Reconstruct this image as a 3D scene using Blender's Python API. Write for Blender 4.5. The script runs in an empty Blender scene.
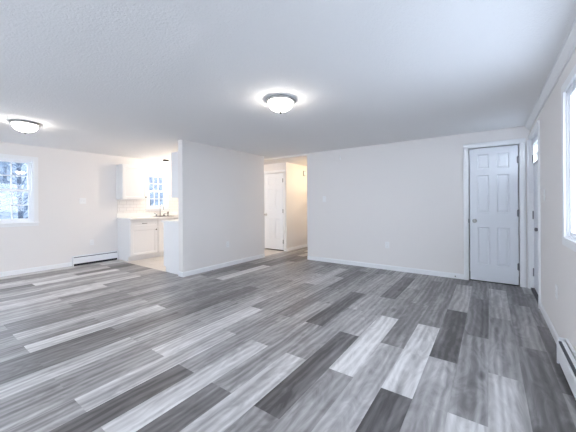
import bpy, bmesh, math, random
from mathutils import Vector, Matrix
PI = math.pi
S = bpy.context.scene
COL = S.collection
random.seed(7)

# ------------------------------------------------------------------ camera
cam = bpy.data.cameras.new('camera')
cam.sensor_width = 36.0
cam.lens = 283.05 * 36.0 / 576.0
cam.shift_y = -12.43 / 576.0
cam.clip_start = 0.02
cam_o = bpy.data.objects.new('camera', cam); COL.objects.link(cam_o)
cam_o.matrix_world = (Matrix.Translation((0, 0, 1.2091)) @ Matrix.Rotation(0.61818, 4, 'Z')
                      @ Matrix.Rotation(PI / 2, 4, 'X') @ Matrix.Rotation(-0.006245, 4, 'Z'))
S.camera = cam_o

# ------------------------------------------------------------------ world, exposure
S.view_settings.view_transform = 'Standard'
S.view_settings.look = 'None'
S.view_settings.gamma = 1.0
S.view_settings.use_curve_mapping = False
S.view_settings.exposure = 1.57
w = bpy.data.worlds.new('overcast_sky'); S.world = w; w.use_nodes = True
bgn = w.node_tree.nodes['Background']
bgn.inputs['Color'].default_value = (0.82, 0.89, 1.0, 1)
bgn.inputs['Strength'].default_value = 3.5
try:
    S.cycles.use_denoising = True
    S.cycles.max_bounces = 10
    S.cycles.diffuse_bounces = 7
    S.cycles.transparent_max_bounces = 12
    S.cycles.sample_clamp_indirect = 8.0
except Exception:
    pass

def area(name, loc, rot, sx, sy, energy, color, portal=False):
    l = bpy.data.lights.new(name, 'AREA'); l.shape = 'RECTANGLE'
    l.size = sx; l.size_y = sy; l.energy = energy; l.color = color
    try: l.cycles.is_portal = portal
    except Exception: pass
    o = bpy.data.objects.new(name, l); COL.objects.link(o)
    o.location = loc; o.rotation_euler = rot
    return o
# portals in the window openings (they only steer sampling of the sky)
area('portal_right_window', (0.60, 2.06, 1.48), (0, PI/2, 0), 1.10, 1.72, 1, (1,1,1), True)
area('portal_left_window', (-6.86, 1.10, 1.46), (0, -PI/2, 0), 1.10, 0.74, 1, (1,1,1), True)
area('portal_kitchen_window', (-6.86, 3.86, 1.53), (0, -PI/2, 0), 0.85, 0.50, 1, (1,1,1), True)
# added fill lamps outside two unseen rear openings, in place of daylight
FILL_COL = (0.90, 0.94, 1.0)
area('fill_rear_left', (-4.6, -2.36, 1.35), (PI/2, 0, PI), 1.7, 1.4, 390, FILL_COL)
area('fill_rear_right', (-1.5, -2.36, 1.25), (PI/2, 0, PI), 1.7, 1.8, 165, FILL_COL)

# ------------------------------------------------------------------ materials
def newmat(name):
    m = bpy.data.materials.new(name); m.use_nodes = True
    return m, m.node_tree.nodes, m.node_tree.links, m.node_tree.nodes['Principled BSDF']
def plain(name, col, rough=0.5, metal=0.0, bump=0.0, scale=60.0, emit=None, spec=None):
    m, N, L, b = newmat(name)
    b.inputs['Base Color'].default_value = (*col, 1); b.inputs['Roughness'].default_value = rough
    b.inputs['Metallic'].default_value = metal
    if spec is not None: b.inputs['Specular IOR Level'].default_value = spec
    tc = N.new('ShaderNodeTexCoord'); n = N.new('ShaderNodeTexNoise')
    n.inputs['Scale'].default_value = scale; n.inputs['Detail'].default_value = 4
    L.new(tc.outputs['Object'], n.inputs['Vector'])
    if bump:
        bp = N.new('ShaderNodeBump'); bp.inputs['Strength'].default_value = bump; bp.inputs['Distance'].default_value = 0.01
        L.new(n.outputs['Fac'], bp.inputs['Height']); L.new(bp.outputs['Normal'], b.inputs['Normal'])
    mx = N.new('ShaderNodeMapRange'); mx.inputs['To Min'].default_value = rough * 0.93; mx.inputs['To Max'].default_value = min(1, rough * 1.07)
    L.new(n.outputs['Fac'], mx.inputs['Value']); L.new(mx.outputs['Result'], b.inputs['Roughness'])
    if emit:
        b.inputs['Emission Color'].default_value = (*emit[0], 1); b.inputs['Emission Strength'].default_value = emit[1]
    return m
M = {}
M['wall'] = plain('wall_paint', (0.805, 0.782, 0.772), 0.75, bump=0.02, scale=180, spec=0.25)
M['ceiling'] = plain('stippled_ceiling', (0.84, 0.84, 0.845), 0.9, bump=0.42, scale=75, spec=0.1)
M['trim'] = plain('white_trim_paint', (0.84, 0.85, 0.87), 0.38)
M['door'] = plain('white_door_paint', (0.76, 0.79, 0.84), 0.36)
M['cab'] = plain('white_cabinet_paint', (0.82, 0.82, 0.83), 0.4)
M['counter'] = plain('white_laminate', (0.86, 0.85, 0.84), 0.3)
M['nickel'] = plain('brushed_nickel', (0.55, 0.545, 0.54), 0.32, 1.0)
M['bronze'] = plain('dark_bronze', (0.10, 0.09, 0.085), 0.4, 0.8)
M['steel'] = plain('hinge_steel', (0.22, 0.22, 0.24), 0.4, 0.8)
M['chrome'] = plain('chrome', (0.55, 0.56, 0.58), 0.18, 1.0)
M['heater'] = plain('heater_enamel', (0.83, 0.85, 0.88), 0.35)
M['dark'] = plain('painted_shade', (0.015, 0.016, 0.02), 0.8)  # near-black colour standing in for shade under the heaters
M['fin'] = plain('heater_fin_metal', (0.10, 0.11, 0.13), 0.5, 0.6)
M['plastic'] = plain('white_plastic', (0.84, 0.845, 0.855), 0.35)
M['grey_plastic'] = plain('grey_plastic', (0.45, 0.45, 0.46), 0.5)
M['vinyl'] = plain('white_vinyl', (0.86, 0.88, 0.92), 0.35)
M['globe'] = plain('lit_glass_dome', (0.9, 0.9, 0.9), 0.3, emit=((1.0, 0.92, 0.83), 12.5))
M['globe_kitchen'] = plain('lit_kitchen_dome', (0.9, 0.9, 0.9), 0.3, emit=((1.0, 0.88, 0.74), 3.0))
M['globe_hall'] = plain('lit_hall_dome', (0.9, 0.9, 0.9), 0.3, emit=((1.0, 0.78, 0.50), 14.0))
M['globe_sink'] = plain('lit_sink_dome', (0.9, 0.9, 0.9), 0.3, emit=((1.0, 0.88, 0.74), 62.0))
M['threshold'] = plain('door_threshold', (0.03, 0.03, 0.035), 0.5)
M['snow'] = plain('snowy_hillside', (0.045, 0.065, 0.10), 0.9, bump=0.4, scale=1.5)
M['ground_snow'] = plain('ground_snow', (0.42, 0.44, 0.47), 0.8, bump=0.3, scale=1.5)
def slope_mat():
    m, N, L, b = newmat('snow_dusted_slope')
    tc = N.new('ShaderNodeTexCoord'); n = N.new('ShaderNodeTexNoise'); n.inputs['Scale'].default_value = 7.5; n.inputs['Detail'].default_value = 5; n.inputs['Roughness'].default_value = 0.7
    L.new(tc.outputs['Object'], n.inputs['Vector'])
    cr = N.new('ShaderNodeValToRGB'); e = cr.color_ramp.elements
    e[0].position = 0.40; e[0].color = (0.022, 0.036, 0.056, 1); e[1].position = 0.60; e[1].color = (0.115, 0.14, 0.18, 1)
    L.new(n.outputs['Fac'], cr.inputs['Fac']); L.new(cr.outputs['Color'], b.inputs['Base Color']); b.inputs['Roughness'].default_value = 0.9
    return m
M['snow'] = slope_mat()
M['bark'] = plain('winter_bark', (0.032, 0.045, 0.07), 0.9, bump=0.4, scale=12)
M['frost'] = plain('frosted_twigs', (0.10, 0.135, 0.185), 0.9)

def glass_mat():
    m = bpy.data.materials.new('window_glass'); m.use_nodes = True
    N, L = m.node_tree.nodes, m.node_tree.links
    N.clear()
    out = N.new('ShaderNodeOutputMaterial'); mix = N.new('ShaderNodeMixShader')
    t = N.new('ShaderNodeBsdfTransparent'); t.inputs['Color'].default_value = (0.96, 0.98, 0.99, 1)
    g = N.new('ShaderNodeBsdfGlossy'); g.inputs['Roughness'].default_value = 0.02
    fr = N.new('ShaderNodeFresnel'); fr.inputs['IOR'].default_value = 1.45
    ge = N.new('ShaderNodeNewGeometry'); io = N.new('ShaderNodeMapRange')   # same reflectance entering and leaving the pane
    io.inputs['To Min'].default_value = 1.45; io.inputs['To Max'].default_value = 1 / 1.45
    L.new(ge.outputs['Backfacing'], io.inputs['Value']); L.new(io.outputs['Result'], fr.inputs['IOR'])
    L.new(fr.outputs['Fac'], mix.inputs['Fac']); L.new(t.outputs['BSDF'], mix.inputs[1]); L.new(g.outputs['BSDF'], mix.inputs[2])
    L.new(mix.outputs['Shader'], out.inputs['Surface'])
    return m
M['glass'] = glass_mat()

def plank_mat():
    m, N, L, b = newmat('grey_oak_vinyl_plank')
    tc = N.new('ShaderNodeTexCoord')
    at = N.new('ShaderNodeAttribute'); at.attribute_name = 'tone'
    sd = N.new('ShaderNodeAttribute'); sd.attribute_name = 'seed'
    off = N.new('ShaderNodeCombineXYZ')
    m1 = N.new('ShaderNodeMath'); m1.operation = 'MULTIPLY'; m1.inputs[1].default_value = 37.0
    m2 = N.new('ShaderNodeMath'); m2.operation = 'MULTIPLY'; m2.inputs[1].default_value = 91.0
    L.new(sd.outputs['Fac'], m1.inputs[0]); L.new(sd.outputs['Fac'], m2.inputs[0])
    L.new(m1.outputs[0], off.inputs[0]); L.new(m2.outputs[0], off.inputs[1]); L.new(m1.outputs[0], off.inputs[2])
    add = N.new('ShaderNodeVectorMath'); add.operation = 'ADD'
    L.new(tc.outputs['Object'], add.inputs[0]); L.new(off.outputs[0], add.inputs[1])
    def noise(sx, sy, scale, detail, dist=0.0, rough=0.55):
        mp = N.new('ShaderNodeMapping'); mp.inputs['Scale'].default_value = (sx, sy, 1)
        L.new(add.outputs[0], mp.inputs['Vector'])
        n = N.new('ShaderNodeTexNoise'); n.inputs['Scale'].default_value = scale; n.inputs['Detail'].default_value = detail
        n.inputs['Distortion'].default_value = dist; n.inputs['Roughness'].default_value = rough
        L.new(mp.outputs[0], n.inputs['Vector']); return n
    broad = noise(9, 0.55, 1.0, 2, 0.3)            # wide bands along the board
    grain = noise(20, 0.9, 1.0, 6, 1.0, 0.62)      # fine grain streaks
    swirl = noise(9, 2.6, 1.0, 4, 2.6)            # cathedral figure and knots
    def mm(op, a, bb, c=None):
        n = N.new('ShaderNodeMath'); n.operation = op
        for i, v in enumerate((a, bb, c)):
            if v is None: continue
            if isinstance(v, (int, float)): n.inputs[i].default_value = v
            else: L.new(v, n.inputs[i])
        return n.outputs[0]
    v = mm('MULTIPLY_ADD', mm('SUBTRACT', broad.outputs['Fac'], 0.5), 0.8, at.outputs['Fac'])
    v = mm('MULTIPLY_ADD', mm('SUBTRACT', grain.outputs['Fac'], 0.5), 0.42, v)
    v = mm('MULTIPLY_ADD', mm('SUBTRACT', swirl.outputs['Fac'], 0.5), 0.6, v)
    wv = N.new('ShaderNodeTexWave'); wv.wave_type = 'BANDS'; wv.bands_direction = 'X'
    wv.inputs['Scale'].default_value = 1.0; wv.inputs['Distortion'].default_value = 9.0; wv.inputs['Detail'].default_value = 2.5; wv.inputs['Detail Scale'].default_value = 0.8
    wm = N.new('ShaderNodeMapping'); wm.inputs['Scale'].default_value = (6, 1.1, 1)
    L.new(add.outputs[0], wm.inputs['Vector']); L.new(wm.outputs[0], wv.inputs['Vector'])
    v = mm('MULTIPLY_ADD', mm('SUBTRACT', wv.outputs['Fac'], 0.5), 0.15, v)
    vo = N.new('ShaderNodeTexVoronoi'); vo.inputs['Scale'].default_value = 1.0   # sparse knots
    km = N.new('ShaderNodeMapping'); km.inputs['Scale'].default_value = (4.5, 1.6, 1)
    L.new(add.outputs[0], km.inputs['Vector']); L.new(km.outputs[0], vo.inputs['Vector'])
    kr = N.new('ShaderNodeMapRange'); kr.inputs['From Min'].default_value = 0.03; kr.inputs['From Max'].default_value = 0.13; kr.inputs['To Min'].default_value = -0.30; kr.inputs['To Max'].default_value = 0.0
    L.new(vo.outputs['Distance'], kr.inputs['Value'])
    v = mm('ADD', v, kr.outputs['Result'])
    cr = N.new('ShaderNodeValToRGB'); e = cr.color_ramp.elements
    e[0].position = 0.0; e[0].color = (0.062, 0.058, 0.060, 1)
    e[1].position = 1.0; e[1].color = (0.70, 0.69, 0.69, 1)
    x = e.new(0.35); x.color = (0.190, 0.182, 0.185, 1)
    x = e.new(0.65); x.color = (0.385, 0.374, 0.377, 1)
    L.new(v, cr.inputs['Fac']); L.new(cr.outputs['Color'], b.inputs['Base Color'])
    rr = N.new('ShaderNodeMapRange'); rr.inputs['To Min'].default_value = 0.30; rr.inputs['To Max'].default_value = 0.48
    L.new(grain.outputs['Fac'], rr.inputs['Value']); L.new(rr.outputs['Result'], b.inputs['Roughness'])
    bp = N.new('ShaderNodeBump'); bp.inputs['Strength'].default_value = 0.08; bp.inputs['Distance'].default_value = 0.004
    L.new(grain.outputs['Fac'], bp.inputs['Height']); L.new(bp.outputs['Normal'], b.inputs['Normal'])
    return m
M['plank'] = plank_mat()

def tile_mat(name, c1, c2, mortar, bw, bh, off, rough, axes):
    m, N, L, b = newmat(name)
    tc = N.new('ShaderNodeTexCoord'); sp = N.new('ShaderNodeSeparateXYZ'); cb = N.new('ShaderNodeCombineXYZ')
    L.new(tc.outputs['Object'], sp.inputs[0])
    L.new(sp.outputs[axes[0]], cb.inputs[0]); L.new(sp.outputs[axes[1]], cb.inputs[1])
    br = N.new('ShaderNodeTexBrick'); br.offset = off
    br.inputs['Color1'].default_value = (*c1, 1); br.inputs['Color2'].default_value = (*c2, 1); br.inputs['Mortar'].default_value = (*mortar, 1)
    br.inputs['Scale'].default_value = 1.0; br.inputs['Brick Width'].default_value = bw; br.inputs['Row Height'].default_value = bh
    br.inputs['Mortar Size'].default_value = 0.003
    L.new(cb.outputs[0], br.inputs['Vector']); L.new(br.outputs['Color'], b.inputs['Base Color'])
    b.inputs['Roughness'].default_value = rough
    return m
M['tile'] = tile_mat('kitchen_floor_tile', (0.62, 0.58, 0.54), (0.70, 0.66, 0.62), (0.45, 0.42, 0.40), 0.61, 0.305, 0.5, 0.3, (1, 0))
M['subway'] = tile_mat('white_subway_tile', (0.84, 0.81, 0.79), (0.86, 0.83, 0.80), (0.66, 0.62, 0.60), 0.152, 0.076, 0.5, 0.2, (1, 2))

# ------------------------------------------------------------------ mesh helpers
class MB:
    def __init__(s): s.bm = bmesh.new()
    def box(s, x0, x1, y0, y1, z0, z1, bev=0.0):
        r = bmesh.ops.create_cube(s.bm, size=1.0)
        for v in r['verts']:
            v.co = Vector(((x0 + x1) / 2 + v.co.x * (x1 - x0), (y0 + y1) / 2 + v.co.y * (y1 - y0), (z0 + z1) / 2 + v.co.z * (z1 - z0)))
        if bev:
            es = set()
            for v in r['verts']: es.update(v.link_edges)
            bmesh.ops.bevel(s.bm, geom=list(es), offset=bev, segments=2, profile=0.6, affect='EDGES')
        return s
    def prism(s, pts, axis, a, b):
        """extrude a 2D outline along an axis (0=x with (y,z) points, 1=y with (x,z), 2=z with (x,y))"""
        def mk(p, t):
            return {0: (t, p[0], p[1]), 1: (p[0], t, p[1]), 2: (p[0], p[1], t)}[axis]
        va = [s.bm.verts.new(mk(p, a)) for p in pts]; vb = [s.bm.verts.new(mk(p, b)) for p in pts]
        n = len(pts)
        s.bm.faces.new(va); s.bm.faces.new(list(reversed(vb)))
        for i in range(n): s.bm.faces.new((va[i], vb[i], vb[(i + 1) % n], va[(i + 1) % n]))
        return s
    def lathe(s, prof, seg=40, mat=None, close=False):
        """revolve (r,z) profile about z; mat places the result"""
        rings = []; new = []
        for r, z in prof:
            if r < 1e-6:
                v = s.bm.verts.new((0, 0, z)); new.append(v); rings.append([v])
            else:
                ring = [s.bm.verts.new((r * math.cos(2 * PI * k / seg), r * math.sin(2 * PI * k / seg), z)) for k in range(seg)]
                new += ring; rings.append(ring)
        for a, b in zip(rings[:-1], rings[1:]):
            for k in range(seg):
                k2 = (k + 1) % seg
                if len(a) == 1 and len(b) == 1: continue
                if len(a) == 1: s.bm.faces.new((a[0], b[k2], b[k]))
                elif len(b) == 1: s.bm.faces.new((a[k], a[k2], b[0]))
                else: s.bm.faces.new((a[k], a[k2], b[k2], b[k]))
        if mat is not None:
            for v in new: v.co = mat @ v.co
        return s
    def tube(s, pts, rad, seg=10):
        pts = [Vector(p) for p in pts]; n = len(pts)
        rads = rad if isinstance(rad, (list, tuple)) else [rad] * n
        prev = None
        up = Vector((0, 0, 1))
        for i, p in enumerate(pts):
            t = (pts[min(i + 1, n - 1)] - pts[max(i - 1, 0)]).normalized()
            u = up.cross(t)
            if u.length < 1e-3: u = Vector((1, 0, 0)).cross(t)
            u.normalize(); v = t.cross(u)
            ring = [s.bm.verts.new(p + (u * math.cos(2 * PI * k / seg) + v * math.sin(2 * PI * k / seg)) * rads[i]) for k in range(seg)]
            if prev:
                for k in range(seg): s.bm.faces.new((prev[k], prev[(k + 1) % seg], ring[(k + 1) % seg], ring[k]))
            else: s.bm.faces.new(list(reversed(ring)))
            prev = ring
        s.bm.faces.new(prev)
        return s
    def panelled(s, x0, x1, z0, z1, yf, t, cells, steps):
        """slab with front face at y=yf (front is -y), thickness t, and moulded panels at cells [(x0,x1,z0,z1)]"""
        xs = sorted({x0, x1} | {c[0] for c in cells} | {c[1] for c in cells})
        zs = sorted({z0, z1} | {c[2] for c in cells} | {c[3] for c in cells})
        V = {(i, j): s.bm.verts.new((x, yf, z)) for i, x in enumerate(xs) for j, z in enumerate(zs)}
        pf = []; allf = []
        for i in range(len(xs) - 1):
            for j in range(len(zs) - 1):
                f = s.bm.faces.new((V[i, j], V[i + 1, j], V[i + 1, j + 1], V[i, j + 1])); allf.append(f)
                cx, cz = (xs[i] + xs[i + 1]) / 2, (zs[j] + zs[j + 1]) / 2
                if any(c[0] < cx < c[1] and c[2] < cz < c[3] for c in cells): pf.append(f)
        bd = [e for f in allf for e in f.edges if len(e.link_faces) == 1]
        ex = bmesh.ops.extrude_edge_only(s.bm, edges=list(set(bd)))
        nv = [g for g in ex['geom'] if isinstance(g, bmesh.types.BMVert)]
        for v in nv: v.co.y += t
        a, b, c, d = [s.bm.verts.new((x, yf + t, z)) for x, z in ((x0, z0), (x0, z1), (x1, z1), (x1, z0))]
        s.bm.faces.new((a, b, c, d))
        for th, dep in steps:
            s.bm.normal_update()
            bmesh.ops.inset_individual(s.bm, faces=pf, thickness=th, depth=dep, use_even_offset=True)
        return s
    def build(s, name, mat, parent=None, smooth=False, loc=None):
        bmesh.ops.recalc_face_normals(s.bm, faces=s.bm.faces)
        me = bpy.data.meshes.new(name); s.bm.to_mesh(me); s.bm.free()
        me.materials.append(mat if not isinstance(mat, str) else M[mat])
        if smooth:
            for p in me.polygons: p.use_smooth = True
        o = bpy.data.objects.new(name, me); COL.objects.link(o)
        if parent is not None: o.parent = parent
        if loc is not None: o.location = loc
        return o
def tag(o, label, cat, group=None, kind=None):
    o['label'] = label
    if cat: o['category'] = cat
    if group: o['group'] = group
    if kind: o['kind'] = kind
    return o
def empty(name, loc, rz, label, cat, group=None, kind=None):
    o = bpy.data.objects.new(name, None); COL.objects.link(o)
    o.empty_display_size = 0.1
    o.location = loc; o.rotation_euler = (0, 0, rz)
    return tag(o, label, cat, group, kind)
LEFT, BACK, RIGHT = PI / 2, 0.0, -PI / 2      # turn an item whose front is -y to hang on that wall

# ------------------------------------------------------------------ room constants
H = 2.286; HH = 2.25
XR, XL = 0.470, -6.727          # right wall, left wall
YB = 5.222                      # back wall
YR = -2.25                      # wall behind the camera
PX0, PX1 = -4.268, -4.147       # partition
PY0, PY1 = 2.815, 4.900
HX0, HX1 = -4.165, -3.20        # hall side walls
HY, HEND = 5.785, 6.78          # wall with the hall door, hall end

def grid_wall(mb, a0, a1, z0, z1, holes, put):
    """wall of full-height and partial blocks around holes [(a0,a1,z0,z1)]"""
    xs = sorted({a0, a1} | {h[0] for h in holes} | {h[1] for h in holes})
    for p, q in zip(xs[:-1], xs[1:]):
        c = (p + q) / 2
        zz = z0
        for h in sorted([h for h in holes if h[0] < c < h[1]], key=lambda h: h[2]):
            if h[2] > zz: put(mb, p, q, zz, h[2])
            zz = h[3]
        if z1 > zz: put(mb, p, q, zz, z1)

# windows and doors: openings (along wall, z)
WR = (1.16, 2.915, 0.945, 2.025)          # right wall window opening
DR = (4.315, 5.165, 0.0, 2.075)           # front door opening in the right wall
WL = (0.735, 1.510, 0.905, 2.020)         # left wall window
WK = (3.610, 4.110, 1.110, 1.945)         # kitchen window
DB = (-0.268, 0.360, 0.0, 2.055)          # closet door opening in the back wall
DH = (-4.910, -4.250, 0.0, 2.010)         # hall door opening

# ------------------------------------------------------------------ floor: vinyl planks, one face per plank
RW, RE = 0.191, 0.180
# printed tone of single boards, 0 dark to 1 pale: (row, board counted along the row) -> tone
TONES = {
    (-2, 2): 0.3, (-2, 3): 0.42, (-2, 4): 0.5,
    (-1, 2): 0.35, (-1, 3): 0.45, (-1, 4): 0.3,
    (0, 1): 0.75, (0, 2): 0.5, (0, 3): 0.62, (0, 4): 0.4,
    (1, 1): 0.85, (1, 2): 0.48, (1, 3): 0.3, (1, 4): 0.4,
    (2, 1): 0.58, (2, 2): 0.1, (2, 3): 0.66, (2, 4): 0.35,
    (3, 1): 0.08, (3, 2): 0.82, (3, 3): 0.4, (3, 4): 0.42,
    (4, 1): 0.68, (4, 2): 0.38, (4, 3): 0.42, (4, 4): 0.45,
    (5, 1): 0.5, (5, 2): 0.86, (5, 3): 0.42, (5, 4): 0.6,
    (6, 1): 0.12, (6, 2): 0.52, (6, 3): 0.14, (6, 4): 0.4,
    (7, 1): 0.74, (7, 2): 0.55, (7, 3): 0.55, (7, 4): 0.55,
    (8, 0): 0.3, (8, 1): 0.5, (8, 2): 0.14, (8, 3): 0.55, (8, 4): 0.45,
    (9, 0): 0.5, (9, 1): 0.8, (9, 2): 0.54, (9, 3): 0.45, (9, 4): 0.4,
    (10, 0): 0.15, (10, 1): 0.46, (10, 2): 0.34, (10, 3): 0.2, (10, 4): 0.5,
    (11, 0): 0.5, (11, 1): 0.76, (11, 2): 0.52, (11, 3): 0.66, (11, 4): 0.36,
    (12, 0): 0.5, (12, 1): 0.78, (12, 2): 0.4, (12, 3): 0.76, (12, 4): 0.45,
    (13, 0): 0.5, (13, 1): 0.56, (13, 2): 0.55, (13, 3): 0.64, (13, 4): 0.4,
    (14, 0): 0.74, (14, 1): 0.52, (14, 2): 0.45, (14, 3): 0.55, (14, 4): 0.35,
    (15, 0): 0.3, (15, 1): 0.25, (15, 2): 0.28, (15, 3): 0.5, (15, 4): 0.4,
    (16, 0): 0.25, (16, 1): 0.34, (16, 2): 0.42, (16, 3): 0.5, (16, 4): 0.4,
    (17, 0): 0.4, (17, 1): 0.78, (17, 2): 0.3, (17, 3): 0.45,
    (18, 0): 0.42, (18, 1): 0.5, (18, 2): 0.45,
    (19, 0): 0.4, (19, 1): 0.72, (19, 2): 0.45,
    (20, 0): 0.42, (20, 1): 0.32, (20, 2): 0.52,
    (21, 0): 0.5, (21, 1): 0.32, (21, 2): 0.6,
    (22, 0): 0.58, (22, 1): 0.38, (22, 2): 0.4,
    (23, 0): 0.5, (23, 1): 0.6, (23, 2): 0.5,
    (24, 0): 0.62, (24, 1): 0.45, (24, 2): 0.55,
    (25, 0): 0.4, (25, 1): 0.76, (25, 2): 0.35,
    (26, 0): 0.6, (26, 1): 0.7, (26, 2): 0.5,
    (27, 0): 0.5, (27, 1): 0.38, (27, 2): 0.6,
    (28, 0): 0.6, (28, 1): 0.62, (28, 2): 0.42,
}
def build_floor():
    bm = bmesh.new()
    rows = []
    k = -2
    faces = []
    while RE - RW * k > XL - 0.05:
        xr = min(RE - RW * k, XR + 0.06); xl = max(RE - RW * (k + 1), XL - 0.05)
        base = 0.06 if k % 2 == 0 else 0.66 - 1.2
        for n in range(-3, 7):
            y0 = base + n * 1.2; y1 = y0 + 1.2
            y0c = max(y0, YR - 0.05); y1c = min(y1, HEND + 0.1)
            if xr < PX0 - 0.0: y1c = min(y1c, 2.862)
            if y1c - y0c < 1e-3: continue
            vs = [bm.verts.new(p) for p in ((xl, y0c, 0), (xr, y0c, 0), (xr, y1c, 0), (xl, y1c, 0))]
            bm.faces.new(vs); faces.append((k, n))
        k += 1
    me = bpy.data.meshes.new('floor'); bm.to_mesh(me); bm.free()
    rnd = random.Random(21)
    ta = me.attributes.new('tone', 'FLOAT', 'FACE'); sa = me.attributes.new('seed', 'FLOAT', 'FACE')
    choice = [0.12, 0.25, 0.33, 0.4, 0.45, 0.5, 0.55, 0.62, 0.7, 0.82, 0.9]
    for i, (k, n) in enumerate(faces):
        t = rnd.choice(choice); sd = rnd.random()
        ta.data[i].value = TONES.get((k, n), t); sa.data[i].value = sd
    me.materials.append(M['plank'])
    o = bpy.data.objects.new('floor', me); COL.objects.link(o)
    tag(o, 'grey wood-look plank floor of the living room and hall', 'floor', kind='structure')
    # ground slab under the boards keeps light out
    return o
build_floor()
o = MB().box(XL - 0.05, PX0 + 0.06, 2.862, HY + 0.1, -0.10, 0.001).build('floor_kitchen', 'tile')
tag(o, 'pale tiled floor of the kitchen between the white cabinets', 'floor', kind='structure')
o = MB().box(XL - 0.3, XR + 0.3, YR - 0.3, HEND + 0.3, -0.30, -0.105).build('floor_slab', 'grey_plastic')
tag(o, 'slab beneath the floorboards', 'floor', kind='structure')

# ------------------------------------------------------------------ ceiling
o = MB().box(XL - 0.15, XR + 0.15, YR - 0.15, YB + 0.001, H, H + 0.12).build('ceiling', 'ceiling')
tag(o, 'white stippled ceiling with two flush lights', 'ceiling', kind='structure')
o = MB().box(XL - 0.15, XR + 0.15, YB + 0.001, HEND + 0.15, HH, H + 0.12).build('ceiling_hall', 'wall')
tag(o, 'cream lit ceiling of the hall, slightly lower', 'ceiling', kind='structure')

# ------------------------------------------------------------------ walls
T = 0.13
mb = MB(); grid_wall(mb, YR, YB + 0.1, 0, H, [WR, DR], lambda m, p, q, a, b: m.box(XR, XR + T, p, q, a, b))
o = mb.build('wall_right', 'wall'); tag(o, 'white wall with the large window and the front door', 'wall', kind='structure')
mb = MB(); grid_wall(mb, YR, HY + 0.1, 0, H, [WL, WK], lambda m, p, q, a, b: m.box(XL - T, XL, p, q, a, b))
o = mb.build('wall_left', 'wall'); tag(o, 'long cream wall with a small window running into the kitchen', 'wall', kind='structure')
mb = MB(); grid_wall(mb, HX1, XR + T, 0, H, [DB], lambda m, p, q, a, b: m.box(p, q, YB, YB + 0.115, a, b))
mb.box(-0.6, XR + T, YB + 0.7, YB + 0.8, 0, H).box(-0.6, -0.5, YB + 0.115, YB + 0.7, 0, H).box(XR, XR + T, YB + 0.1, YB + 0.7, 0, H).box(-0.6, XR + T, YB + 0.116, YB + 0.8, H, H + 0.1).box(-0.6, XR + T, YB + 0.06, YB + 0.8, -0.1, -0.002)
o = mb.build('wall_back', 'wall'); tag(o, 'plain white back wall with the six-panel closet door', 'wall', kind='structure')
o = MB().box(PX0, PX1, PY0, PY1, 0, H).build('wall_partition', 'wall')
tag(o, 'short white partition wall between living room and kitchen', 'wall', kind='structure')
mb = MB(); grid_wall(mb, XL, HX0, 0, HH, [DH], lambda m, p, q, a, b: m.box(p, q, HY, HY + 0.1, a, b))
mb.box(-5.1, -4.2, HY + 0.6, HY + 0.7, 0, HH).box(-5.1, -5.0, HY + 0.1, HY + 0.6, 0, HH).box(-5.1, -4.2, HY + 0.02, HY + 0.7, -0.1, -0.002)
o = mb.build('wall_hall_door', 'wall'); tag(o, 'wall at the back of the hall holding a white door', 'wall', kind='structure')
o = MB().box(HX0 - 0.1, HX0, HY + 0.1, HEND + 0.1, 0, HH).build('wall_hall_left', 'wall')
tag(o, 'cream lit wall of the hall right of its door', 'wall', kind='structure')
o = MB().box(HX0, HX1 + 0.1, HEND, HEND + 0.1, 0, HH).build('wall_hall_end', 'wall')
tag(o, 'narrow strip of wall closing the end of the hall', 'wall', kind='structure')
o = MB().box(HX1, HX1 + 0.1, YB + 0.115, HEND + 0.1, 0, HH).build('wall_hall_right', 'wall')
tag(o, 'right side wall of the hall behind the back wall', 'wall', kind='structure')
mb = MB()
grid_wall(mb, XL - T, XR + T, 0, H, [(-5.45, -3.75, 0.65, 2.05), (-2.35, -0.65, 0.35, 2.15)], lambda m, p, q, a, b: m.box(p, q, YR - T, YR, a, b))  # both openings are added to let the fill lamps in
o = mb.build('wall_rear', 'wall'); tag(o, 'wall behind the camera with two openings added for fill light', 'wall', kind='structure')

# ------------------------------------------------------------------ baseboards and crown
def base_profile(d=0.012, h=0.082): return [(0, 0), (-d, 0), (-d, h - 0.014), (-d * 0.45, h - 0.004), (0, h)]
def baseboard(name, p, q, rz, label, h=0.082):
    L = (Vector(q) - Vector(p)).length
    o = MB().prism(base_profile(h=h), 0, 0, L).build(name, 'trim'); o.location = (p[0], p[1], 0.0); o.rotation_euler = (0, 0, rz)
    return tag(o, label, 'baseboard', kind='structure')
baseboard('baseboard_back', (HX1, YB), (-0.330, YB), BACK, 'white baseboard along the plain back wall')
baseboard('baseboard_right', (XR, 4.243), (XR, 2.908), RIGHT, 'white baseboard on the right wall between front door and heater')
baseboard('baseboard_partition', (PX1, PY0 - 0.012), (PX1, PY1), LEFT, 'white baseboard along the partition wall face')
baseboard('baseboard_partition_end', (PX0, PY0), (PX1, PY0), BACK, 'white baseboard on the narrow end of the partition')
baseboard('baseboard_left', (XL, YR), (XL, 2.075), LEFT, 'white baseboard under the left window')
baseboard('baseboard_hall', (HX0, HY), (HX0, HEND), LEFT, 'cream lit baseboard along the hall wall')
baseboard('baseboard_hall_end', (HX0, HEND), (HX1, HEND), BACK, 'baseboard across the end of the hall')
# crown moulding of the right wall
crown = [(0, 0), (0, -0.068), (-0.010, -0.068), (-0.013, -0.052), (-0.022, -0.046), (-0.042, -0.020), (-0.046, -0.008), (-0.055, -0.006), (-0.055, 0)]
o = MB().prism(crown, 0, 0, YB - YR).build('trim_1', 'trim'); o.location = (XR, YB, H); o.rotation_euler = (0, 0, RIGHT)
tag(o, 'white crown moulding where right wall meets the ceiling', 'moulding', kind='structure')

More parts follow.
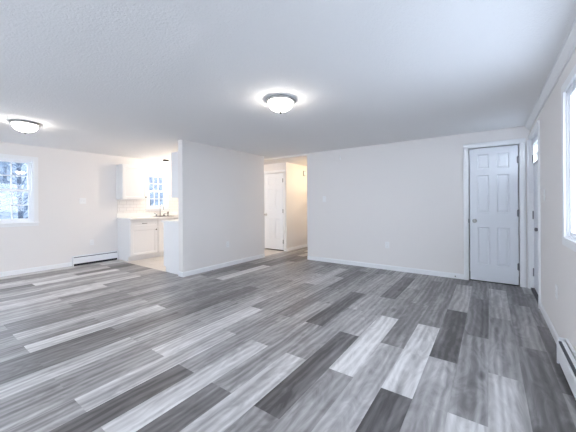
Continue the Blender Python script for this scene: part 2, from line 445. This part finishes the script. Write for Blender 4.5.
# ------------------------------------------------------------------ doors
def casing(W, Hh, cw, th=0.020, legs=(True, True), left_cw=None, right_cw=None, left_th=None):
    mb = MB()
    lw = left_cw if left_cw is not None else cw; rw = right_cw if right_cw is not None else cw
    prof = lambda c, th=th: [(0, 0), (0, -th * 0.55), (c * 0.25, -th * 0.75), (c * 0.6, -th), (c * 0.92, -th), (c, -th * 0.7), (c, 0)]
    if lw: mb.prism([(-x, y) for x, y in prof(lw, left_th or th)], 2, 0, Hh)
    if rw: mb.prism([(W + x, y) for x, y in prof(rw)], 2, 0, Hh)
    mb.prism([(y, Hh + x) for x, y in prof(cw)], 0, -lw, W + rw)
    return mb
def jamb(W, Hh, depth, yf=0.0):
    t = 0.008
    return MB().box(0, t, yf, depth, 0, Hh).box(W - t, W, yf, depth, 0, Hh).box(0, W, yf, depth, Hh - t, Hh)
def six_panels(x0, x1, z0, z1):
    w_ = x1 - x0; h_ = z1 - z0
    st = 0.172 * w_; mid = 0.165 * w_; pw = (w_ - 2 * st - mid) / 2
    cols = [(x0 + st, x0 + st + pw), (x0 + st + pw + mid, x1 - st)]
    rws = [(0.125, 0.405), (0.515, 0.795), (0.842, 0.952)]
    return [(a, b, z0 + h_ * p, z0 + h_ * q) for a, b in cols for p, q in rws]
def knob(parent, x, z, y, mat='nickel', sc=1.0):
    Rm = Matrix.Translation((x, y, z)) @ Matrix.Rotation(PI / 2, 4, 'X')
    k = MB().lathe([(0.0, 0), (0.031 * sc, 0), (0.031 * sc, 0.004), (0.024 * sc, 0.009), (0.011 * sc, 0.012), (0.010 * sc, 0.032),
                    (0.020 * sc, 0.038), (0.0275 * sc, 0.050), (0.027 * sc, 0.060), (0.018 * sc, 0.067), (0, 0.069)], 24, Rm).build('door_knob', mat, parent, True)
    return k
def hinge(parent, x, z, y, mat='steel', hgt=0.092):
    mb = MB().tube([(x, y - 0.006, z - hgt / 2), (x, y - 0.006, z + hgt / 2)], 0.0075, 10)
    mb.tube([(x, y - 0.006, z - hgt / 2 - 0.008), (x, y - 0.006, z - hgt / 2)], [0.004, 0.0085], 10)
    mb.tube([(x, y - 0.006, z + hgt / 2), (x, y - 0.006, z + hgt / 2 + 0.008)], [0.0085, 0.004], 10)
    mb.box(x - 0.016, x, y - 0.003, y + 0.001, z - hgt / 2, z + hgt / 2)
    return mb.build('hinge', mat, parent)
STEPS = [(0.009, -0.009), (0.008, 0.0), (0.020, 0.005)]
def panel_door(name, x0, W, Hh, y, rz, depth, cw, label, knob_side, loc, undercut, hz, right_cw=None):
    root = empty(name, loc, rz, label, 'door', kind='structure')
    jamb(W, Hh, depth).build('door_jamb', 'trim', root)
    casing(W, Hh, cw, right_cw=right_cw).build('door_casing', 'trim', root)
    g = 0.021
    sx0, sx1, sz0, sz1 = g, W - g, undercut, Hh - g
    slab = MB().panelled(sx0, sx1, sz0, sz1, 0.006, 0.036, six_panels(sx0, sx1, sz0, sz1), STEPS).build('door_slab', 'door', root)
    kx = sx0 + 0.062 if knob_side == 'l' else sx1 - 0.062
    knob(slab, kx, 0.925, 0.006)
    hx = sx1 + 0.002 if knob_side == 'l' else sx0 - 0.002
    for z in hz: hinge(root, hx, z, 0.004)
    # strike edge on the latch side
    MB().box(0.004 if knob_side == 'l' else W - 0.012, 0.0125 if knob_side == 'l' else W - 0.004, -0.0195, 0.002, 0.895, 0.955).build('strike_plate', 'steel', root)
    MB().box(0, W, 0.012, depth, 0.0015, 0.004).build('threshold', 'threshold', root)
    return root
panel_door('door_1', DB[0], DB[1] - DB[0], DB[3], YB, BACK, 0.115, 0.062,
           'white six-panel closet door in the back wall with round nickel knob', 'l', (DB[0], YB, 0), 0.016, (1.82, 1.05, 0.28))
panel_door('door_2', DH[0], DH[1] - DH[0], DH[3], HY, BACK, 0.10, 0.058,
           'white six-panel door at the back of the hall, partly behind the partition', 'l', (DH[0], HY, 0), 0.030, (1.80, 1.02, 0.24))

# front door in the right wall, set back a little, with a small lite at the top
W = DR[1] - DR[0]
root = empty('door_3', (XR, DR[1], 0), RIGHT, 'white front door in the right wall with a small grid window at the top', 'door', kind='structure')
mb = MB().box(0, 0.014, 0, T, 0, DR[3]).box(W - 0.014, W, 0, T, 0, DR[3]).box(0, W, 0, T, DR[3] - 0.014, DR[3])
mb.build('door_jamb', 'trim', root)
casing(W, DR[3], 0.062, left_cw=0.046, left_th=0.036).build('door_casing', 'trim', root)
DY = 0.030
lx0, lx1, lz0, lz1 = 0.105, 0.705, 1.735, 1.985
mb = MB()
for (a, b, c, d) in ((0.016, lx0, 0.03, 2.058), (lx1, W - 0.016, 0.03, 2.058), (lx0, lx1, 0.03, lz0), (lx0, lx1, lz1, 2.058)):
    mb.box(a, b, DY, DY + 0.044, c, d)
slab = mb.build('door_slab', 'door', root)
mb = MB()
for cx0, cx1 in ((0.12, 0.37), (0.46, 0.71)):
    for z0, z1 in ((0.22, 0.80), (0.98, 1.58)):
        mb.panelled(cx0, cx1, z0, z1, DY - 0.003, 0.004, [(cx0 + 0.012, cx1 - 0.012, z0 + 0.012, z1 - 0.012)], [(0.012, -0.0025), (0.02, 0.002)])
mb.build('panel_moulding', 'door', slab)
mb = MB()
fw = 0.024
mb.box(lx0 - fw, lx1 + fw, DY - 0.010, DY + 0.002, lz1, lz1 + fw).box(lx0 - fw, lx1 + fw, DY - 0.010, DY + 0.002, lz0 - fw, lz0)
mb.box(lx0 - fw, lx0, DY - 0.010, DY + 0.002, lz0, lz1).box(lx1, lx1 + fw, DY - 0.010, DY + 0.002, lz0, lz1)
mb.build('lite_frame', 'trim', slab)
mb = MB()
for i in (1, 2, 3):
    x = lx0 + (lx1 - lx0) * i / 4; mb.box(x - 0.007, x + 0.007, DY + 0.012, DY + 0.026, lz0, lz1)
mb.box(lx0, lx1, DY + 0.012, DY + 0.026, (lz0 + lz1) / 2 - 0.007, (lz0 + lz1) / 2 + 0.007)
mb.build('lite_grid', 'vinyl', slab)
MB().box(lx0, lx1, DY + 0.017, DY + 0.021, lz0, lz1).build('glass_pane', 'glass', slab)
for z in (1.80, 1.03, 0.24): hinge(root, 0.017, z, DY - 0.001, 'steel', 0.10)
k = knob(slab, W - 0.085, 0.885, DY, 'steel', 0.8)
Rm = Matrix.Translation((W - 0.085, DY, 1.04)) @ Matrix.Rotation(PI / 2, 4, 'X')
MB().lathe([(0, 0), (0.03, 0), (0.03, 0.008), (0.024, 0.013), (0, 0.014)], 20, Rm).build('deadbolt', 'steel', slab, True)
MB().box(0.0, W, -0.004, T, 0.001, 0.022).build('threshold', 'threshold', root)

# ------------------------------------------------------------------ windows
def window(name, op, loc, rz, label, cols, depth, sill=True, cas=0.062, upper_grid=(3, 2), lower_grid=None, single=False):
    W = op[1] - op[0]; Hh = op[3] - op[2]
    root = empty(name, loc, rz, label, 'window', kind='structure')
    # casing
    mb = MB(); th = 0.018
    mb.box(-cas, 0, -th, 0, -0.002, Hh + cas, 0.003).box(W, W + cas, -th, 0, -0.002, Hh + cas, 0.003).box(0, W, -th, 0, Hh, Hh + cas, 0.003)
    if sill:
        mb.box(-cas, W + cas, -0.014, 0, -0.070, -0.020, 0.003)
    else:
        mb.box(-cas, W + cas, -th, 0, -cas, 0, 0.003)
    mb.build('window_casing', 'trim', root)
    if sill: MB().box(-cas - 0.012, W + cas + 0.012, -0.035, 0.03, -0.022, 0.0, 0.004).build('window_sill', 'trim', root)
    f = 0.012 if single else 0.022
    fr = MB().box(0, f, 0, depth, 0, Hh).box(W - f, W, 0, depth, 0, Hh).box(f, W - f, 0, depth, Hh - f, Hh).box(f, W - f, 0, depth, 0, f)
    fr.build('window_frame', 'vinyl', root)
    def sash(z0, z1, y, grid, nm):
        st = 0.046; x0, x1 = f, W - f
        s = MB().box(x0, x0 + st, y, y + 0.03, z0, z1).box(x1 - st, x1, y, y + 0.03, z0, z1)
        s.box(x0 + st, x1 - st, y, y + 0.03, z0, z0 + st).box(x0 + st, x1 - st, y, y + 0.03, z1 - st * 0.8, z1)
        so = s.build(nm, 'vinyl', root)
        gx0, gx1, gz0, gz1 = x0 + st, x1 - st, z0 + st, z1 - st * 0.8
        MB().box(gx0, gx1, y + 0.013, y + 0.017, gz0, gz1).build('glass_pane', 'glass', so)
        if grid:
            m = MB(); b = 0.008
            for i in range(1, grid[0]):
                x = gx0 + (gx1 - gx0) * i / grid[0]; m.box(x - b, x + b, y + 0.006, y + 0.024, gz0, gz1)
            for j in range(1, grid[1]):
                z = gz0 + (gz1 - gz0) * j / grid[1]; m.box(gx0, gx1, y + 0.006, y + 0.024, z - b, z + b)
            m.build('muntin_grid', 'vinyl', so)
    if single:
        n = single
        pw = (W - 2 * f) / n
        for i in range(n):
            x0 = f + i * pw; x1 = x0 + pw; st = 0.030; y = 0.014
            s = MB().box(x0, x0 + st, y, y + 0.03, f, Hh - f).box(x1 - st, x1, y, y + 0.03, f, Hh - f)
            s.box(x0 + st, x1 - st, y, y + 0.03, f, f + st).box(x0 + st, x1 - st, y, y + 0.03, Hh - f - st, Hh - f)
            so = s.build('sash', 'vinyl', root)
            MB().box(x0 + st, x1 - st, y + 0.013, y + 0.017, f + st, Hh - f - st).build('glass_pane', 'glass', so)
    else:
        mid = Hh * 0.505
        sash(mid - 0.02, Hh - f, 0.062, upper_grid, 'upper_sash')
        sash(f, mid + 0.02, 0.028, lower_grid, 'lower_sash')
    return root
window('window_1', WR, (XR, WR[1], WR[2]), RIGHT, 'large bright window in the right wall beside the front door', 2, T, sill=False, single=2)
window('window_2', WL, (XL, WL[0], WL[2]), LEFT, 'double-hung window in the left wall looking out on frosty trees', 3, T, upper_grid=(3, 2), lower_grid=(3, 2))
window('window_3', WK, (XL, WK[0], WK[2]), LEFT, 'small kitchen window above the sink with a grid of panes', 3, T, cas=0.05, upper_grid=(3, 2), lower_grid=(3, 2))

window('window_added_4', (0, 1.70, 0.65, 2.05), (-3.75, YR, 0.65), PI, 'unseen window added in the wall behind the camera for the fill lamp', 2, T, sill=False, single=2)  # unseen glazing put in front of the left fill lamp
window('window_added_5', (0, 1.70, 0.35, 2.15), (-0.65, YR, 0.35), PI, 'unseen tall glazed opening added behind the camera for the fill lamp', 2, T, sill=False, single=2)  # unseen glazing put in front of the right fill lamp

# ------------------------------------------------------------------ ceiling lights
def ceiling_light(x, y, z, label, group, R=0.155, glob='globe', k=1.0, bulb=None, pan_mat='nickel', pz=1.0):
    t = empty('ceiling_light', (x, y, z), 0, label, 'ceiling light', group)
    MB().lathe([(0, 0), (R * 0.90, 0), (R * 0.93, -0.006), (R * 0.94, -0.012), (R * 0.985, -0.016), (R, -0.021), (R * 0.99, -0.027), (R * 0.93, -0.032), (R * 0.88, -0.036), (R * 0.80, -0.030), (0, -0.030)], 56, Matrix.Diagonal((1, 1, pz, 1))).build('pan', pan_mat, t, True)
    prof = [(R * 0.83, -0.036)]
    for i in range(1, 13):
        a = i / 12 * PI / 2
        prof.append((R * 0.83 * math.cos(a), -0.036 - 0.088 * k * math.sin(a)))
    prof[-1] = (0, prof[-1][1]); prof = [(p, z - 0.036 * (pz - 1)) for p, z in prof]
    d = MB().lathe(prof, 56).build('glass_dome', glob, t, True)
    MB().lathe([(0, -0.120 * k), (0.016, -0.121 * k), (0.018, -0.126 * k), (0.010, -0.130 * k), (0.011, -0.140 * k), (0.005, -0.148 * k), (0, -0.149 * k)], 16, Matrix.Translation((0, 0, -0.036 * (pz - 1) - 0.036 * (1 - k)))).build('finial', 'bronze', t, True)
    if bulb:
        l = bpy.data.lights.new('lamp_bulb', 'POINT'); l.energy = bulb; l.color = (1.0, 0.85, 0.69); l.shadow_soft_size = 0.03
        lo = bpy.data.objects.new('lamp_bulb', l); COL.objects.link(lo); lo.parent = t; lo.location = (0, 0, -0.19)
    return t
G = 'flush ceiling lights'
ceiling_light(-1.754, 2.345, H, 'flush dome ceiling light in the middle of the living room', G)
ceiling_light(-4.92, 1.023, H, 'flush dome ceiling light nearest the left window', G)
ceiling_light(-6.37, 3.87, H, 'small ceiling light above the kitchen window', None, R=0.07, glob='globe_sink', k=0.42, pan_mat='bronze', pz=1.7)
ceiling_light(-5.46, 4.09, H, 'flush dome ceiling light in the kitchen behind the partition', G, glob='globe_kitchen', bulb=11.5)
ceiling_light(-3.45, 6.35, HH, 'flush dome ceiling light in the hall behind the back wall', G, glob='globe_hall')

# ------------------------------------------------------------------ baseboard heaters
def heater(loc, rz, L, label, h=0.195, d=0.062):
    t = empty('baseboard_heater', loc, rz, label, 'heater', 'hot-water baseboard heaters')
    MB().prism([(0, 0.02), (-0.012, 0.02), (-0.012, h - 0.006), (-0.016, h - 0.004), (-0.016, h), (0, h)], 0, 0.012, L - 0.012).build('back_plate', 'heater', t)
    MB().prism([(-d, 0.042), (-d + 0.003, 0.042), (-d + 0.003, h - 0.052), (-d + 0.010, h - 0.036), (-d + 0.006, h - 0.034), (-d, h - 0.046)], 0, 0.012, L - 0.012).build('front_cover', 'heater', t)
    MB().box(0.02, L - 0.02, -d + 0.008, -0.014, 0.05, h - 0.022).build('heating_fins', 'fin', t)  # fin block raised so its dark colour stands in for slot shade
    MB().prism([(-d + 0.012, h - 0.028), (-d + 0.014, h - 0.030), (-0.022, h - 0.014), (-0.020, h - 0.012)], 0, 0.02, L - 0.02).build('damper', 'heater', t)
    for x in (0, L - 0.012):
        MB().prism([(0, 0), (-d, 0), (-d - 0.001, h - 0.045), (-d * 0.8, h + 0.001), (0, h + 0.001)], 0, x, x + 0.012).build('end_cap', 'heater', t)
    MB().box(0.013, L - 0.013, -d + 0.012, -0.0125, 0.0015, 0.046).build('bottom_shade', 'dark', t)  # near-black block filling the gap below the cover, shade put into its colour
    return t
heater((XL, 2.080, 0), LEFT, 0.825, 'long white baseboard heater on the left wall beside the kitchen cabinet')
heater((XR, 2.905, 0), RIGHT, 1.75, 'white baseboard heater on the right wall under the large window')

# ------------------------------------------------------------------ kitchen
CX = -6.155      # front of the left run
KD = 0.572
def cab_door(parent, x0, x1, z0, z1, y, knob_at=None):
    d = MB().panelled(x0, x1, z0, z1, y - 0.019, 0.019, [(x0 + 0.05, x1 - 0.05, z0 + 0.05, z1 - 0.05)], [(0.008, -0.007), (0.004, 0.0)]).build('cabinet_door', 'cab', parent)
    if knob_at:
        Rm = Matrix.Translation((knob_at[0], y - 0.019, knob_at[1])) @ Matrix.Rotation(PI / 2, 4, 'X')
        MB().lathe([(0, 0), (0.007, 0), (0.006, 0.012), (0.015, 0.018), (0.016, 0.024), (0.010, 0.029), (0, 0.030)], 16, Rm).build('knob', 'bronze', d, True)
    return d
def base_cabinet(name, loc, rz, W, D, label, doors, drawer, hb=0.885, kick=0.10):
    t = empty(name, loc, rz, label, 'cabinet', 'white kitchen base cabinets')
    MB().box(0, 0.018, -D, -0.002, kick, hb).box(W - 0.018, W, -D, -0.002, kick, hb).box(0.018, W - 0.018, -D, -0.002, kick, kick + 0.018).box(0.018, W - 0.018, -0.012, -0.002, kick + 0.018, hb).box(0.018, W - 0.018, -D, -D + 0.018, kick + 0.018, hb).build('cabinet_body', 'cab', t)
    MB().box(0.0, W, -D + 0.07, -0.004, 0.0015, kick).build('toe_kick', 'cab', t)
    g = 0.003
    for i in range(doors):
        x0 = W * i / doors + 0.012; x1 = W * (i + 1) / doors - 0.012
        kx = x1 - 0.03 if i == 0 else x0 + 0.03
        cab_door(t, x0, x1, kick + 0.012, 0.700, -D, (kx, 0.645))
        d = MB().panelled(x0, x1, 0.724, hb - 0.018, -D - 0.019, 0.019, [(x0 + 0.03, x1 - 0.03, 0.75, hb - 0.044)], [(0.006, -0.004)]).build('drawer_front', 'cab', t)
        if drawer:
            c = (x0 + x1) / 2; zc = 0.795; y = -D - 0.019
            MB().tube([(c - 0.048, y, zc), (c - 0.048, y - 0.022, zc), (c - 0.02, y - 0.028, zc), (c + 0.02, y - 0.028, zc), (c + 0.048, y - 0.022, zc), (c + 0.048, y, zc)], 0.005, 8).build('pull_handle', 'bronze', d, True)
    return t
base_cabinet('base_cabinet', (XL, 2.925, 0), LEFT, 0.605, KD - 0.019, 'white base cabinet with one drawer over one door beside the heater', 1, True)
base_cabinet('base_cabinet', (XL, 3.532, 0), LEFT, 0.84, KD - 0.019, 'white sink base cabinet under the kitchen window', 2, False)
base_cabinet('base_cabinet', (PX0, 3.47, 0), RIGHT, 0.605, 0.535, 'white base cabinet behind the partition end, plain end panel facing the room', 1, True)
# countertops
mb = MB().box(XL + 0.002, CX + 0.045, 2.905, 3.62, 0.886, 0.918, 0.004)
mb.box(XL + 0.002, CX + 0.045, 4.13, 4.39, 0.886, 0.918, 0.004).box(XL + 0.002, XL + 0.10, 3.62, 4.13, 0.886, 0.918).box(CX - 0.05, CX + 0.045, 3.62, 4.13, 0.886, 0.918)
ct = mb.build('countertop', 'counter')
tag(ct, 'white countertop on the cabinets along the left wall', 'countertop', 'white kitchen countertops')
MB().box(XL + 0.002, XL + 0.02, 2.905, 4.39, 0.918, 1.012, 0.003).build('backsplash_lip', 'counter', ct)
o = MB().box(PX0 - 0.575, PX0 - 0.002, 2.842, 3.49, 0.886, 0.920, 0.004).build('countertop', 'counter')
tag(o, 'white countertop on the cabinet behind the partition end', 'countertop', 'white kitchen countertops')
# sink, faucet
t = empty('kitchen_sink', ((XL + CX) / 2 + 0.02, 3.875, 0.918), LEFT, 'steel sink set in the countertop under the kitchen window', 'sink')
mb = MB(); a, b, c = 0.262, 0.205, 0.17
mb.box(-a, a, -b, -b + 0.022, -0.002, 0.004).box(-a, a, b - 0.022, b, -0.002, 0.004).box(-a, -a + 0.022, -b + 0.022, b - 0.022, -0.002, 0.004).box(a - 0.022, a, -b + 0.022, b - 0.022, -0.002, 0.004)
mb.build('rim', 'chrome', t)
a -= 0.014; b -= 0.014
mb = MB().box(-a, a, -b, -b + 0.004, -c, 0).box(-a, a, b - 0.004, b, -c, 0).box(-a, -a + 0.004, -b, b, -c, 0).box(a - 0.004, a, -b, b, -c, 0).box(-a, a, -b, b, -c - 0.004, -c)
bs = mb.build('basin', 'chrome', t)
MB().lathe([(0, -c + 0.002), (0.04, -c + 0.003), (0.045, -c + 0.001)], 20).build('drain', 'steel', bs)
t = empty('kitchen_faucet', (XL + 0.085, 3.875, 0.918), LEFT, 'chrome gooseneck faucet with two handles below the kitchen window', 'faucet')
MB().box(-0.13, 0.13, -0.028, 0.024, 0.0, 0.014, 0.005).build('base_plate', 'chrome', t)
pts = [(0, 0, 0.01), (0, 0, 0.20)] + [(0, -0.075 + 0.075 * math.cos(q), 0.20 + 0.075 * math.sin(q)) for q in [i * PI / 8 for i in range(1, 9)]] + [(0, -0.15, 0.165)]
MB().tube(pts, 0.012, 12).build('spout', 'chrome', t, True)
for x in (-0.10, 0.10):
    MB().tube([(x, 0, 0.01), (x, 0, 0.045), (x, 0, 0.06)], [0.02, 0.015, 0.012], 12).tube([(x, 0, 0.055), (x + math.copysign(0.03, x), -0.01, 0.064), (x + math.copysign(0.07, x), -0.02, 0.075)], [0.009, 0.008, 0.006], 8).build('handle', 'chrome', t, True)
t = empty('side_sprayer', (XL + 0.085, 4.085, 0.918), LEFT, 'dark sink sprayer standing right of the faucet', 'sprayer')
MB().tube([(0, 0, 0), (0, 0, 0.012)], [0.024, 0.02], 16).build('collar', 'chrome', t, True)
MB().tube([(0, 0, 0.01), (0, 0, 0.05), (0, -0.004, 0.085), (0, -0.012, 0.105)], [0.011, 0.013, 0.018, 0.014], 12).build('spray_head', 'bronze', t, True)
# wall cabinets
def wall_cabinet(loc, rz, W, D, Hc, label, knob_right):
    t = empty('wall_cabinet', loc, rz, label, 'cabinet', 'white kitchen wall cabinets')
    MB().box(0, W, -D, -0.002, 0, Hc).build('cabinet_body', 'cab', t)
    cab_door(t, 0.010, W - 0.010, 0.012, Hc - 0.012, -D, ((W - 0.035 if knob_right else 0.035), 0.055))
    MB().box(-0.004, W + 0.004, -D - 0.006, -0.002, Hc, Hc + 0.014, 0.003).build('top_moulding', 'cab', t)
    return t
wall_cabinet((XL, 2.905, 1.322), LEFT, 0.535, 0.268, 0.755, 'white wall cabinet left of the kitchen window', True)
wall_cabinet((PX0, 3.47, 1.322), RIGHT, 0.57, 0.335, 0.79, 'white wall cabinet on the kitchen side of the partition, seen end-on', False)
# tile splash behind the sink
o = MB().box(XL, XL + 0.006, 2.925, WK[0] - 0.052, 1.012, 1.322).box(XL, XL + 0.006, WK[0] - 0.052, WK[1] + 0.052, 1.012, WK[2] - 0.074).box(XL, XL + 0.006, WK[1] + 0.052, 5.0, 1.012, 1.55).build('trim_2', 'subway')
tag(o, 'white subway tile splash behind the kitchen counter', 'tile splash', kind='structure')

# ------------------------------------------------------------------ switches, outlets, small wall fittings
def outlet(loc, rz, label):
    t = empty('wall_outlet', loc, rz, label, 'outlet', 'white wall outlets')
    MB().box(-0.036, 0.036, -0.006, -0.0003, -0.058, 0.058, 0.002).build('cover_plate', 'plastic', t)
    for z in (-0.02, 0.02):
        r = MB().box(-0.017, 0.017, -0.008, -0.005, z - 0.014, z + 0.014, 0.0015).build('receptacle', 'plastic', t)
        MB().box(-0.008, -0.0055, -0.0084, -0.0078, z - 0.004, z + 0.006).box(0.0055, 0.008, -0.0084, -0.0078, z - 0.004, z + 0.006).build('slot', 'grey_plastic', r)
    return t
def switch(loc, rz, label, gang=1):
    t = empty('light_switch', loc, rz, label, 'light switch', 'white light switches')
    wd = 0.036 + 0.023 * (gang - 1)
    MB().box(-wd, wd, -0.006, -0.0003, -0.058, 0.058, 0.002).build('cover_plate', 'plastic', t)
    for i in range(gang):
        x = (i - (gang - 1) / 2) * 0.046
        MB().prism([(-0.005, -0.012), (-0.016, 0.004), (-0.014, 0.010), (-0.005, 0.006)], 0, x - 0.005, x + 0.005).build('toggle', 'plastic', t)
    return t
outlet((-1.511, YB, 0.447), BACK, 'white outlet low on the plain back wall')
outlet((PX1, 3.80, 0.425), LEFT, 'white outlet low on the partition wall')
outlet((XL, 2.426, 0.430), LEFT, 'white outlet on the left wall above the heater')
outlet((XR, 3.317, 0.438), RIGHT, 'white outlet low on the right wall below the window corner')
switch((-2.788, YB, 1.298), BACK, 'white light switch on the back wall near the hall opening')
switch((XL, 2.265, 1.288), LEFT, 'white light switch on the left wall above the heater', 2)
switch((XR, 3.93, 1.282), RIGHT, 'white light switch on the right wall beside the front door')
t = empty('door_chime', (-2.489, YB, 2.118), BACK, 'small white chime box high on the back wall near the hall', 'door chime')
MB().box(-0.075, 0.06, -0.028, -0.0003, -0.048, 0.048, 0.006).build('cover', 'wall', t)
MB().box(0.045, 0.075, -0.022, -0.0003, -0.044, 0.036, 0.004).build('side_panel', 'plastic', t)
t = empty('thermostat', (HX0, 6.62, 2.035), LEFT, 'small grey box high on the cream hall wall', 'wall box')
MB().box(-0.05, 0.05, -0.03, -0.0003, -0.07, 0.07, 0.006).build('cover', 'grey_plastic', t)
MB().box(-0.035, 0.035, -0.033, -0.029, -0.05, 0.05, 0.002).build('grille', 'plastic', t)
t = empty('cable_jack', (-0.447, YB - 0.012, 0.036), BACK, 'small dark cable jack on the back baseboard beside the closet door', 'cable jack')
Rm = Matrix.Rotation(PI / 2, 4, 'X')
MB().lathe([(0, 0.0003), (0.009, 0.0003), (0.009, 0.004), (0.005, 0.005), (0.005, 0.014), (0, 0.014)], 12, Rm).build('connector', 'bronze', t)

# ------------------------------------------------------------------ outdoors
def hill(name, xs, ys, fz, mat, label):
    bm = bmesh.new(); V = {}
    for i, x in enumerate(xs):
        for j, y in enumerate(ys): V[i, j] = bm.verts.new((x, y, fz(x, y)))
    for i in range(len(xs) - 1):
        for j in range(len(ys) - 1): bm.faces.new((V[i, j], V[i + 1, j], V[i + 1, j + 1], V[i, j + 1]))
    bmesh.ops.recalc_face_normals(bm, faces=bm.faces)
    me = bpy.data.meshes.new(name); bm.to_mesh(me); bm.free(); me.materials.append(M[mat])
    for p in me.polygons: p.use_smooth = True
    o = bpy.data.objects.new(name, me); COL.objects.link(o)
    return tag(o, label, 'hillside', kind='structure')
rn = random.Random(5)
def fz(x, y):
    d = max(0.0, -x - 9.5)
    return -0.55 + 0.36 * d + 0.25 * math.sin(0.7 * x + 1.3 * y) * min(1, d / 3)
hill('hillside', [-7.0 - 0.8 * i for i in range(26)], [-9 + 1.0 * j for j in range(30)], fz, 'snow', 'snow-dusted wooded slope outside the left windows')
o = MB().box(0.85, 30, -15, 45, -0.8, -0.6).build('ground', 'ground_snow')
tag(o, 'pale ground outside the right window', 'ground', kind='structure')
def tree(x, y, hgt, seed, label):
    r = random.Random(seed)
    t = empty('bare_tree', (x, y, fz(x, y) - 0.05), 0, label, 'tree', 'frosty bare trees outside the left windows')
    tm = MB(); bmx = MB()
    lean = r.uniform(-0.06, 0.06)
    tp = [(lean * z, lean * z * 0.4, z) for z in [0, hgt * 0.3, hgt * 0.6, hgt]]
    tm.tube(tp, [0.065, 0.055, 0.04, 0.015], 7); tm.build('trunk', 'bark', t)
    n = 60
    for i in range(n):
        z = hgt * (0.06 + 0.92 * i / n); a = r.uniform(0, 2 * PI); L = r.uniform(0.5, 1.2) * (1.1 - 0.5 * i / n)
        p = Vector((lean * z, lean * z * 0.4, z)); d = Vector((math.cos(a), math.sin(a), r.uniform(0.1, 0.7)))
        q = p + d * L * 0.5; e = p + d * L + Vector((0, 0, 0.15))
        bmx.tube([p, q, e], [0.022, 0.016, 0.008], 4)
        for k in range(5):
            f = r.uniform(0.25, 1.0); s = p + d * L * f; a2 = a + r.uniform(-1.3, 1.3); L2 = r.uniform(0.2, 0.55)
            d2 = Vector((math.cos(a2), math.sin(a2), r.uniform(-0.3, 0.8)))
            bmx.tube([s, s + d2 * L2], [0.012, 0.006], 3)
            for _ in range(2):
                a3 = a2 + r.uniform(-1.2, 1.2); s3 = s + d2 * L2 * r.uniform(0.3, 0.9)
                bmx.tube([s3, s3 + Vector((math.cos(a3), math.sin(a3), r.uniform(-0.2, 0.7))) * r.uniform(0.12, 0.3)], [0.010, 0.005], 3)
    bmx.build('branches', 'frost', t)
spots = [(-11.0, 2.2), (-14.3, 1.5), (-14.6, 5.0), (-11.2, 5.6), (-13.9, 8.4), (-17.8, 3.0), (-17.9, 6.7), (-17.4, 10.6), (-11.0, -1.2)]
for i, (x, y) in enumerate(spots):
    tree(x, y, rn.uniform(4.0, 5.5), 100 + i, 'frosty bare tree among the woods seen through the left windows')
